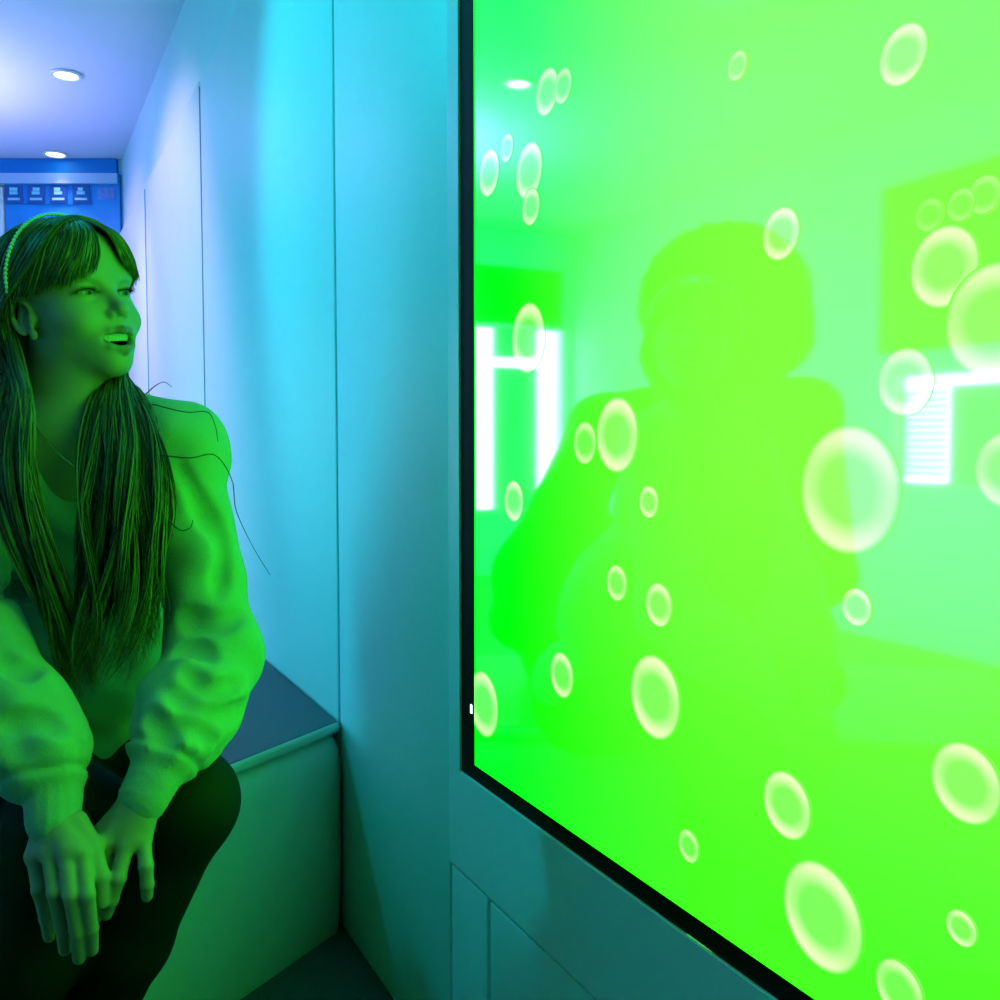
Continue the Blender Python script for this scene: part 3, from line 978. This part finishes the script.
# creases: grooves laid on the cloth surface itself
base_sw = Vol(); base_sw.p = list(sw.p)
def on_cloth(x, y):
    d = _f + _r * (x - 500) / FPX + _u * (500 - y) / FPX
    t = .85
    for _ in range(60):
        e = float(base_sw.ev((CAM + d * t)[None])[0])
        t += e * .8
        if t > 1.6: break
    return CAM + d * t
def crease(L, r=.007, k=.016, out=.35):
    pts = []
    for x, y in L:
        p = on_cloth(x, y)
        pts.append(p + base_sw.grad(p[None].astype(np.float32))[0] * r * out)
    pts = catmull(pts, 3 * len(pts))
    n = len(pts)
    rr = r * np.sin(np.linspace(.25, np.pi - .25, n)) ** .6
    sw.chain(list(pts), list(rr), k, 'sub')
crease([(184, 616), (198, 622), (220, 622), (242, 615)], .0080)
crease([(180, 650), (193, 648), (210, 655)], .0090, .014, .25)
crease([(186, 672), (212, 690), (240, 682)], .0065)
crease([(166, 690), (196, 708), (226, 716), (246, 704)], .0055)
crease([(206, 500), (222, 545), (218, 592)], .006)
crease([(160, 735), (186, 726), (214, 738)], .0065)
crease([(180, 468), (198, 500), (212, 532)], .005)
crease([(150, 712), (158, 728), (172, 738)], .006)
crease([(2, 596), (16, 590), (28, 598)], .008)
crease([(2, 660), (20, 668), (38, 664)], .0075)
crease([(8, 726), (32, 718), (62, 730)], .006)
def soft(P):
    return (.0013 * np.sin(P[:, 2] * 55 + 6 * np.sin(P[:, 0] * 21) + 4 * np.sin(P[:, 1] * 17)) + .0010 * np.sin(P[:, 2] * 96 + P[:, 0] * 60 + 3)).astype(np.float32)
sw.bumps(CHE, 3.0, soft)
V, Q = sw.surface(0.0036)
sit(V)
M_sweat = mat('pale_fleece', (.33, .40, .33), .9, .15, noise=.06, nscale=40, bump=.35, bscale=700, sheen=.25)
o = link('sweatshirt', np_mesh('sweatshirt', V, Q), M_sweat, GIRL)
o['label'] = 'loose pale sweatshirt with gathered cuffs'

# ------------------------------------------------------------------ leggings and shoes
lg = Vol()
KNL, KNR = W(184, 802, 1.13), W(66, 818, 1.09)
HPL, HPR = W(150, 775, 1.46), W(45, 778, 1.44)
ANL = W(48, 1128, 1.23); ANR = W(-25, 1160, 1.13)
lg.ell(PEL, (.150, .105, .062), TA @ np.eye(3), .04)
for hp, kn, an in ((HPL, KNL, ANL), (HPR, KNR, ANR)):
    lg.cone(hp, kn, .072, .058, .03)
    lg.cone(kn, kn + (an - kn) * .4, .056, .050, .03)
    lg.cone(kn + (an - kn) * .4, an, .050, .034, .02)
V, Q = lg.surface(0.005)
sit(V)
M_leg = mat('black_leggings', (.010, .011, .011), .75, .2, noise=.1, nscale=60)
link('leggings', np_mesh('leggings', V, Q), M_leg, GIRL)
M_shoe = mat('dark_shoe', (.05, .05, .055), .6, .3)
for an in (ANL, ANR):
    sh = Vol()
    hz = np.array([an[0], an[1], .045])
    toe = hz + T_fw * np.array([1, 1, 0]) * .15; toe[2] = .032
    sh.cone(np.array([an[0], an[1], .06]), np.array([an[0], an[1], .085]), .040, .038, .01)
    sh.cone(hz - T_fw * np.array([1, 1, 0]) * .03, toe, .036, .030, .02)
    V, Q = sh.surface(.005)
    V[:, 2] = np.maximum(V[:, 2], .001)
    link('shoe', np_mesh('shoe', V, Q), M_shoe, GIRL)

# ------------------------------------------------------------------ hair
solid = Vol(); solid.p = list(sw.p)
skull = Vol(); make_head(skull, HO, HA, HSC, False)
cap = Vol()
def HE(v, c, r, k=.01, op='add'): v.ell(Hd(*c), np.array(r) * HSC, HA, k, op)
HE(cap, (0, -.014, .031), (.0765, .0945, .0775))
HE(cap, (0, -.052, -.035), (.060, .042, .075), .03)
HE(cap, (0, .098, -.042), (.068, .070, .098), .012, 'sub')
for q in (-1, 1):
    HE(cap, (q * .075, .012, -.030), (.030, .034, .038), .010, 'sub')
V, Q = cap.surface(.003)
M_hair = attr_mat('long_fair_hair', .45, .28)
hair_cols = np.array([[.12, .09, .05], [.17, .125, .07], [.07, .052, .03], [.27, .20, .11]])
capcol = np.tile(np.array([[.07, .05, .03]]), (len(V), 1))
capV, capQ = V, Q

paths, radii, scol = [], [], []
def clear(p, gap=.003, it=3, vols=(solid,)):
    for _ in range(it):
        for v in vols:
            d = v.ev(p)
            near = d < gap
            if near.any():
                g = v.grad(p[near])
                p[near] += g * (gap - d[near])[:, None]
    return p

def sheet(guides, count, npts, rad, jit, wave=.0, wfreq=3.0, taper=.6, vols=(), gap=.003, ends=.12, clumps=0, lift=1.0):
    G = np.array([catmull(g, npts) for g in guides])
    k = len(G) - 1
    t = np.linspace(0, 1, npts)[None, :, None]
    def base(u):
        i = np.minimum(u.astype(int), k - 1); f = (u - i)[:, None, None]
        return G[i] * (1 - f) + G[i + 1] * f
    def wav(n):
        ph = RNG.random(n)[:, None] * 6.28; fr = wfreq * RNG.uniform(.7, 1.3, n)[:, None]
        tt = t[:, :, 0]
        return np.stack([np.sin(tt * fr * 6.28 + ph), np.cos(tt * fr * 5.1 + ph * 1.7), .3 * np.sin(tt * fr * 4 + ph)], -1) * wave * (t * 1.2)
    u = RNG.random(count) * k
    p = base(u) + RNG.normal(0, jit, (count, 1, 3)) * (.3 + .9 * t) + RNG.normal(0, jit * .7, (count, 1, 3)) * t ** 2
    if clumps:
        cu = (np.arange(clumps) + RNG.random(clumps)) / clumps * k
        cb = base(cu) + wav(clumps) + RNG.normal(0, jit * .8, (clumps, 1, 3)) * t
        ci = np.abs(u[:, None] - cu[None]).argmin(1)
        w = np.clip(t * 1.5 - .25, 0, 1) * .72
        p = p * (1 - w) + cb[ci] * w + wav(count) * .25
    else:
        p = p + wav(count)
    L = 1 - RNG.random(count) * ends
    q = L[:, None] * np.linspace(0, 1, npts)[None] * (npts - 1)
    i = np.minimum(q.astype(int), npts - 2); f = (q - i)[:, :, None]
    r_ = np.arange(count)[:, None]
    p = p[r_, i] * (1 - f) + p[r_, i + 1] * f
    if vols:
        gp = np.repeat(gap * RNG.uniform(.7, 2.6 * lift, count), npts)
        fl = p.reshape(-1, 3).astype(np.float32)
        for v in vols:
            for _ in range(2):
                d = v.ev(fl); nr = d < gp
                if nr.any(): fl[nr] += v.grad(fl[nr]) * (gp[nr] - d[nr])[:, None]
        p = fl.reshape(count, npts, 3)
        p[:, 1:-1] = .25 * p[:, :-2] + .5 * p[:, 1:-1] + .25 * p[:, 2:]
    prof = np.interp(np.linspace(0, 1, npts), [0, .06, taper, 1], [.5, 1, 1, .12])
    for x in range(count):
        paths.append(p[x]); radii.append(rad * RNG.uniform(.6, 1.25) * prof)
        scol.append(hair_cols[RNG.integers(4)] * RNG.uniform(.75, 1.25))

hl = lambda L: [Hd(*p) for p in L]
capv = (skull,)
# her right side, tucked behind the ear, then falling in front of the shoulder
hang1 = Pp([(14, 395, 1.120), (8, 450, 1.10), (22, 520, 1.08), (46, 590, 1.085), (62, 660, 1.10), (66, 700, 1.10)])
hang2 = Pp([(26, 395, 1.118), (26, 450, 1.095), (36, 515, 1.08), (58, 585, 1.09), (78, 650, 1.11), (86, 690, 1.12)])
hang0 = Pp([(-4, 395, 1.14), (-10, 450, 1.12), (0, 520, 1.09), (30, 585, 1.08), (50, 650, 1.09), (56, 690, 1.09)])
g0 = hl([(-.002, .056, .097), (-.038, .062, .078), (-.062, .046, .046), (-.0715, .012, .022), (-.0735, -.018, .000), (-.069, -.030, -.040)])
g1 = hl([(-.002, .052, .098), (-.040, .052, .083), (-.066, .028, .046), (-.0735, -.004, .018), (-.0745, -.024, -.010), (-.069, -.032, -.045)])
g2 = hl([(-.002, .020, .107), (-.042, .014, .095), (-.072, -.004, .052), (-.0790, -.022, .010), (-.0770, -.034, -.030), (-.071, -.036, -.060)])
g3 = hl([(-.002, -.020, .110), (-.045, -.026, .094), (-.075, -.040, .050), (-.079, -.048, .000), (-.076, -.050, -.045), (-.072, -.046, -.075)])
g4 = hl([(-.002, -.060, .100), (-.040, -.070, .080), (-.066, -.076, .040), (-.070, -.078, -.010), (-.068, -.072, -.055), (-.066, -.062, -.085)])
sheet([g0 + hang2, g1 + hang2, g2 + hang2, g3 + hang1, g4 + hang0], 800, 34, .0011, .0024, .014, 1.9, vols=(skull, solid), gap=.005, clumps=22)
# far side of the head and the long fall over the chest on her left
k1 = hl([(.002, .052, .098), (.040, .052, .083), (.066, .028, .046), (.075, .004, .005), (.076, -.004, -.040)])
k2 = hl([(.002, .000, .110), (.045, -.006, .094), (.075, -.020, .045), (.079, -.030, -.005), (.076, -.030, -.050)])
k3 = hl([(.002, -.060, .100), (.040, -.070, .080), (.066, -.070, .035), (.070, -.065, -.020), (.070, -.055, -.060)])
f1 = Pp([(104, 405, 1.165), (100, 455, 1.12), (98, 520, 1.09), (96, 585, 1.09), (88, 645, 1.10), (78, 690, 1.10)])
f2 = Pp([(118, 402, 1.165), (124, 455, 1.11), (124, 525, 1.085), (120, 600, 1.09), (112, 660, 1.11), (108, 690, 1.12)])
f3 = Pp([(132, 400, 1.17), (144, 455, 1.11), (148, 525, 1.085), (146, 590, 1.10), (140, 640, 1.12), (134, 668, 1.13)])
f4 = Pp([(142, 400, 1.18), (158, 445, 1.12), (168, 510, 1.10), (166, 570, 1.105), (158, 615, 1.12), (150, 640, 1.13)])
f0 = Pp([(92, 408, 1.165), (84, 460, 1.12), (80, 525, 1.09), (82, 590, 1.09), (78, 650, 1.10), (68, 700, 1.10)])
sheet([k1 + f0, k1 + f1, k1 + f2, k2 + f3, k3 + f4], 1250, 34, .0012, .0036, .019, 1.9, vols=(skull, solid), gap=.005, ends=.32, clumps=30)
# back of the head
b1 = hl([(-.02, -.075, .085), (-.04, -.098, .04), (-.04, -.102, -.02), (-.045, -.085, -.08), (-.05, -.07, -.14), (-.05, -.07, -.22)])
b2 = hl([(.02, -.075, .085), (.04, -.098, .04), (.04, -.102, -.02), (.045, -.085, -.08), (.05, -.07, -.14), (.05, -.07, -.22)])
sheet([b1, b2], 160, 20, .0020, .005, .004, 2, vols=(skull, solid))
# fringe: swept to both sides of a small gap
q1 = hl([(-.008, .030, .104), (-.040, .058, .082), (-.060, .052, .048), (-.0665, .036, .020), (-.068, .022, .004)])
q2 = hl([(-.005, .040, .103), (-.034, .076, .078), (-.052, .074, .046), (-.060, .058, .022), (-.064, .046, .006)])
q3 = hl([(-.003, .045, .102), (-.022, .085, .076), (-.036, .089, .050), (-.046, .079, .026), (-.052, .068, .007)])
q4 = hl([(-.001, .048, .101), (-.012, .088, .075), (-.016, .0945, .052), (-.022, .094, .034), (-.030, .089, .019)])
q0 = hl([(-.006, .036, .104), (-.046, .046, .084), (-.0690, .030, .046), (-.0745, .012, .016), (-.0745, .002, .000)])
qa = hl([(-.006, .036, .104), (-.044, .030, .090), (-.0710, .012, .048), (-.0770, -.004, .020), (-.0765, -.014, .002)])
sheet([qa, q0, q1], 260, 16, .0011, .0014, .001, 1, vols=(skull,), gap=.004)
sheet([q1, q2, q3, q4], 520, 16, .0010, .0016, .001, 1, vols=(skull,), gap=.003)
p1 = hl([(.004, .048, .101), (.016, .088, .075), (.026, .0935, .052), (.036, .088, .034), (.044, .080, .020)])
p2 = hl([(.006, .042, .102), (.030, .080, .078), (.044, .082, .052), (.052, .074, .032), (.057, .064, .014)])
p3 = hl([(.008, .030, .104), (.042, .058, .082), (.060, .054, .048), (.066, .040, .020), (.069, .026, .000)])
p0 = hl([(.002, .050, .101), (.006, .090, .075), (.012, .0955, .055), (.018, .094, .040), (.024, .090, .030)])
sheet([p0, p1, p2, p3], 420, 16, .0010, .0016, .001, 1, vols=(skull,), gap=.003)
# a few stray hairs that lift away from the shoulder
for L in ([(152, 404, 1.13), (185, 412, 1.12), (207, 412, 1.11), (215, 425, 1.11), (218, 442, 1.12)],
          [(160, 455, 1.10), (190, 458, 1.08), (215, 455, 1.09), (232, 480, 1.10), (236, 510, 1.11), (252, 545, 1.12), (270, 575, 1.12)],
          [(146, 394, 1.17), (155, 386, 1.16), (164, 382, 1.16), (172, 387, 1.16)],
          [(168, 520, 1.08), (180, 530, 1.07), (190, 528, 1.07), (193, 520, 1.07)]):
    p = catmull(Pp(L), 26); paths.append(p)
    radii.append(np.linspace(.0009, .0004, 26)); scol.append(hair_cols[0] * .6)
HV, HQ, HS = tubes(paths, radii, 4)
hc = np.array(scol)[HS]
AV = np.vstack([capV, HV]); AQ = np.vstack([capQ, HQ + len(capV)]); AC = np.vstack([capcol, hc])
o = link('hair', np_mesh('hair', AV, AQ, {'tint': AC}), M_hair, GIRL)
o['label'] = 'long fair hair with a fringe'

# headband of small beads
M_bead = mat('pearl_beads', (.82, .84, .80), .22, .6)
arc = catmull(hl([(-.079, -.004, .012), (-.085, .004, .036), (-.078, .012, .066), (-.055, .018, .097), (-.025, .021, .111), (.01, .022, .113), (.05, .018, .098), (.078, .010, .064), (.085, .004, .03)]), 60)
arc = clear(arc, .0075, 3, (cap,))
d_ = cap.ev(arc); arc = arc - cap.grad(arc.astype(np.float32)) * np.clip(d_ - .0085, 0, 1)[:, None]
HB = empty('headband', (0, 0, 0)); HB.parent = GIRL; HB.matrix_parent_inverse = GIRL.matrix_basis.inverted()
HB['label'] = 'thin headband of pale beads'
V_, Q_, _s = tubes([arc], [np.full(60, .0013)], 6)
link('band', np_mesh('band', V_, Q_), M_bead, HB)
bm = bmesh.new(); bmesh.ops.create_icosphere(bm, subdivisions=2, radius=.0024); bead = to_mesh(bm); bead.materials.append(M_bead)
bead.polygons.foreach_set('use_smooth', [True] * len(bead.polygons))
seg = np.linalg.norm(np.diff(arc, axis=0), axis=1); cum = np.concatenate([[0], np.cumsum(seg)])
for t in np.arange(0, cum[-1], .0052):
    p = [np.interp(t, cum, arc[:, a]) for a in range(3)]
    b = link('bead', bead, None, HB)
    b.location = p; b.matrix_parent_inverse = Matrix.Identity(4)

# fine necklace with a tiny pendant
ring = catmull(Pp([(34, 420, 1.165), (52, 446, 1.142), (74, 466, 1.128), (88, 474, 1.122), (100, 464, 1.128), (112, 440, 1.145)]), 40)
ring = clear(ring, .0012, 3, (body,))
V_, Q_, _s = tubes([ring], [np.full(40, .0006)], 5)
M_gold = mat('necklace_metal', (.85, .70, .40), .25, .5, metal=1.0)
nk = link('necklace', np_mesh('necklace', V_, Q_), M_gold, GIRL)
bm = bmesh.new(); bmesh.ops.create_icosphere(bm, subdivisions=2, radius=.0032, matrix=Matrix.Translation(ring[23] + np.array([0, 0, -.003])))
link('pendant', to_mesh(bm), M_gold, nk, smooth=True)

# ------------------------------------------------------------------ second person on the bench, beyond the picture's edge, mirrored in the display
def Wm(x, y, z):
    p = W(x, y, z); p[0] = 2 * GX - p[0]
    return p
c_head = Wm(716, 305, 2.05)
FAC = np.array([math.cos(R(-25)), math.sin(R(-25)), 0.0])            # faces the display
LFT = np.array([-FAC[1], FAC[0], 0.0])
CA = np.stack([LFT, FAC, np.array([0, 0, 1.0])], 1)
PER2 = empty('person', (c_head[0], c_head[1], .408), label='person in dark clothes with big bushy hair, mirrored as a silhouette in the display', cat='person')
cb = Vol()
CH = make_head(cb, c_head, CA, 1.08, False)
def cl(x, y, z): return np.array([c_head[0], c_head[1], 0]) + LFT * x + FAC * y + np.array([0, 0, z])
neck = cl(0, -.03, 1.07)
cb.cone(CH(0, -.02, -.05), neck, .050, .055, .02)
shl, shr = Wm(600, 428, 2.12), cl(-.19, -.03, 1.00)
ell_, elr = Wm(515, 620, 2.12), cl(-.26, .03, .68)
wl, wr_ = cl(.15, .22, .52), cl(-.15, .22, .52)
for s_, e_, w_ in ((shl, ell_, wl), (shr, elr, wr_)):
    cb.cone(neck, s_, .045, .05, .04)
    cb.cone(s_, e_, .045, .038, .02)
    cb.cone(e_, w_, .036, .024, .01)
    k4 = [w_ + FAC * .075 + LFT * t + np.array([0, 0, -.015]) for t in (-.028, -.010, .010, .028)]
    hand(cb, w_, k4, [[p, p + FAC * .04 + np.array([0, 0, -.008]), p + FAC * .065 + np.array([0, 0, -.03])] for p in k4], [.009, .0095, .0095, .0085],
         [w_ + FAC * .02, w_ + FAC * .05 + LFT * .045, w_ + FAC * .075 + LFT * .05], [.014, .011, .009])
cb.ell(cl(0, -.04, .83), (.15, .09, .17), CA, .05)
cb.ell(cl(0, -.05, .60), (.14, .10, .16), CA, .05)
V, Q = cb.surface(.006)
link('body', np_mesh('body', V, Q, {'tint': np.tile(np.array([[.40, .26, .19]]), (len(V), 1))}), M_skin, PER2)
ct = Vol()
ct.ell(cl(0, -.04, .84), (.17, .115, .17), CA, .05)
ct.ell(cl(0, -.05, .60), (.17, .13, .17), CA, .05)
for s_, e_, w_ in ((shl, ell_, wl), (shr, elr, wr_)):
    ct.cone(neck - np.array([0, 0, .03]), s_, .055, .065, .04)
    ct.cone(s_, e_, .062, .054, .03)
    ct.cone(e_, e_ + (w_ - e_) * .93, .052, .036, .02)
ct.cone(Wm(608, 430, 2.13), Wm(535, 575, 2.16), .065, .085, .04)
ct.cone(Wm(535, 575, 2.16), Wm(580, 700, 2.18), .085, .10, .05)
ct.ell(Wm(620, 600, 2.17), (.16, .12, .18), CA, .06)
ct.cone(neck - np.array([0, 0, .04]), cl(0, -.04, .9), .08, .14, .05)
V, Q = ct.surface(.008)
V[:, 2] = np.maximum(V[:, 2], .412)
M_dk = mat('dark_top', (.022, .024, .030), .9, .1, noise=.2, nscale=50)
link('poncho', np_mesh('top', V, Q), M_dk, PER2)
tr = Vol()
tr.ell(cl(0, -.06, .50), (.17, .14, .08), CA, .04)
for q in (-1, 1):                                                    # cross-legged on the seat
    kn = cl(q * .27, .14, .49)
    tr.cone(cl(q * .09, -.05, .49), kn, .078, .060, .03)
    tr.cone(kn, cl(-q * .02, .20 + .05 * (q > 0), .47), .055, .040, .02)
V, Q = tr.surface(.008)
V[:, 2] = np.maximum(V[:, 2], .410)
link('trousers', np_mesh('trousers', V, Q), M_dk, PER2)
bh = Vol()
bh.ell(CH(0, -.03, .015), (.184, .160, .158), CA, .02)
bh.ell(CH(0, -.05, -.07), (.184, .125, .10), CA, .05)
bh.ell(CH(0, .12, -.05), (.068, .10, .105), CA, .02, 'sub')
bh.bumps(c_head, .5, lambda P: (.0025 * np.sin(P[:, 0] * 90 + 4 * np.sin(P[:, 2] * 43 + 2 * np.sin(P[:, 1] * 61))) * np.sin(P[:, 1] * 84 + 3 * np.sin(P[:, 0] * 37)) + .002 * np.sin(P[:, 2] * 75 + 5 * np.sin(P[:, 0] * 31) + 4 * np.sin(P[:, 1] * 27))).astype(np.float32))
V, Q = bh.surface(.005)
link('hair', np_mesh('hair', V, Q), mat('dark_bushy_hair', (.02, .014, .01), .95, .02, noise=.3, nscale=80, bump=.5, bscale=300), PER2)
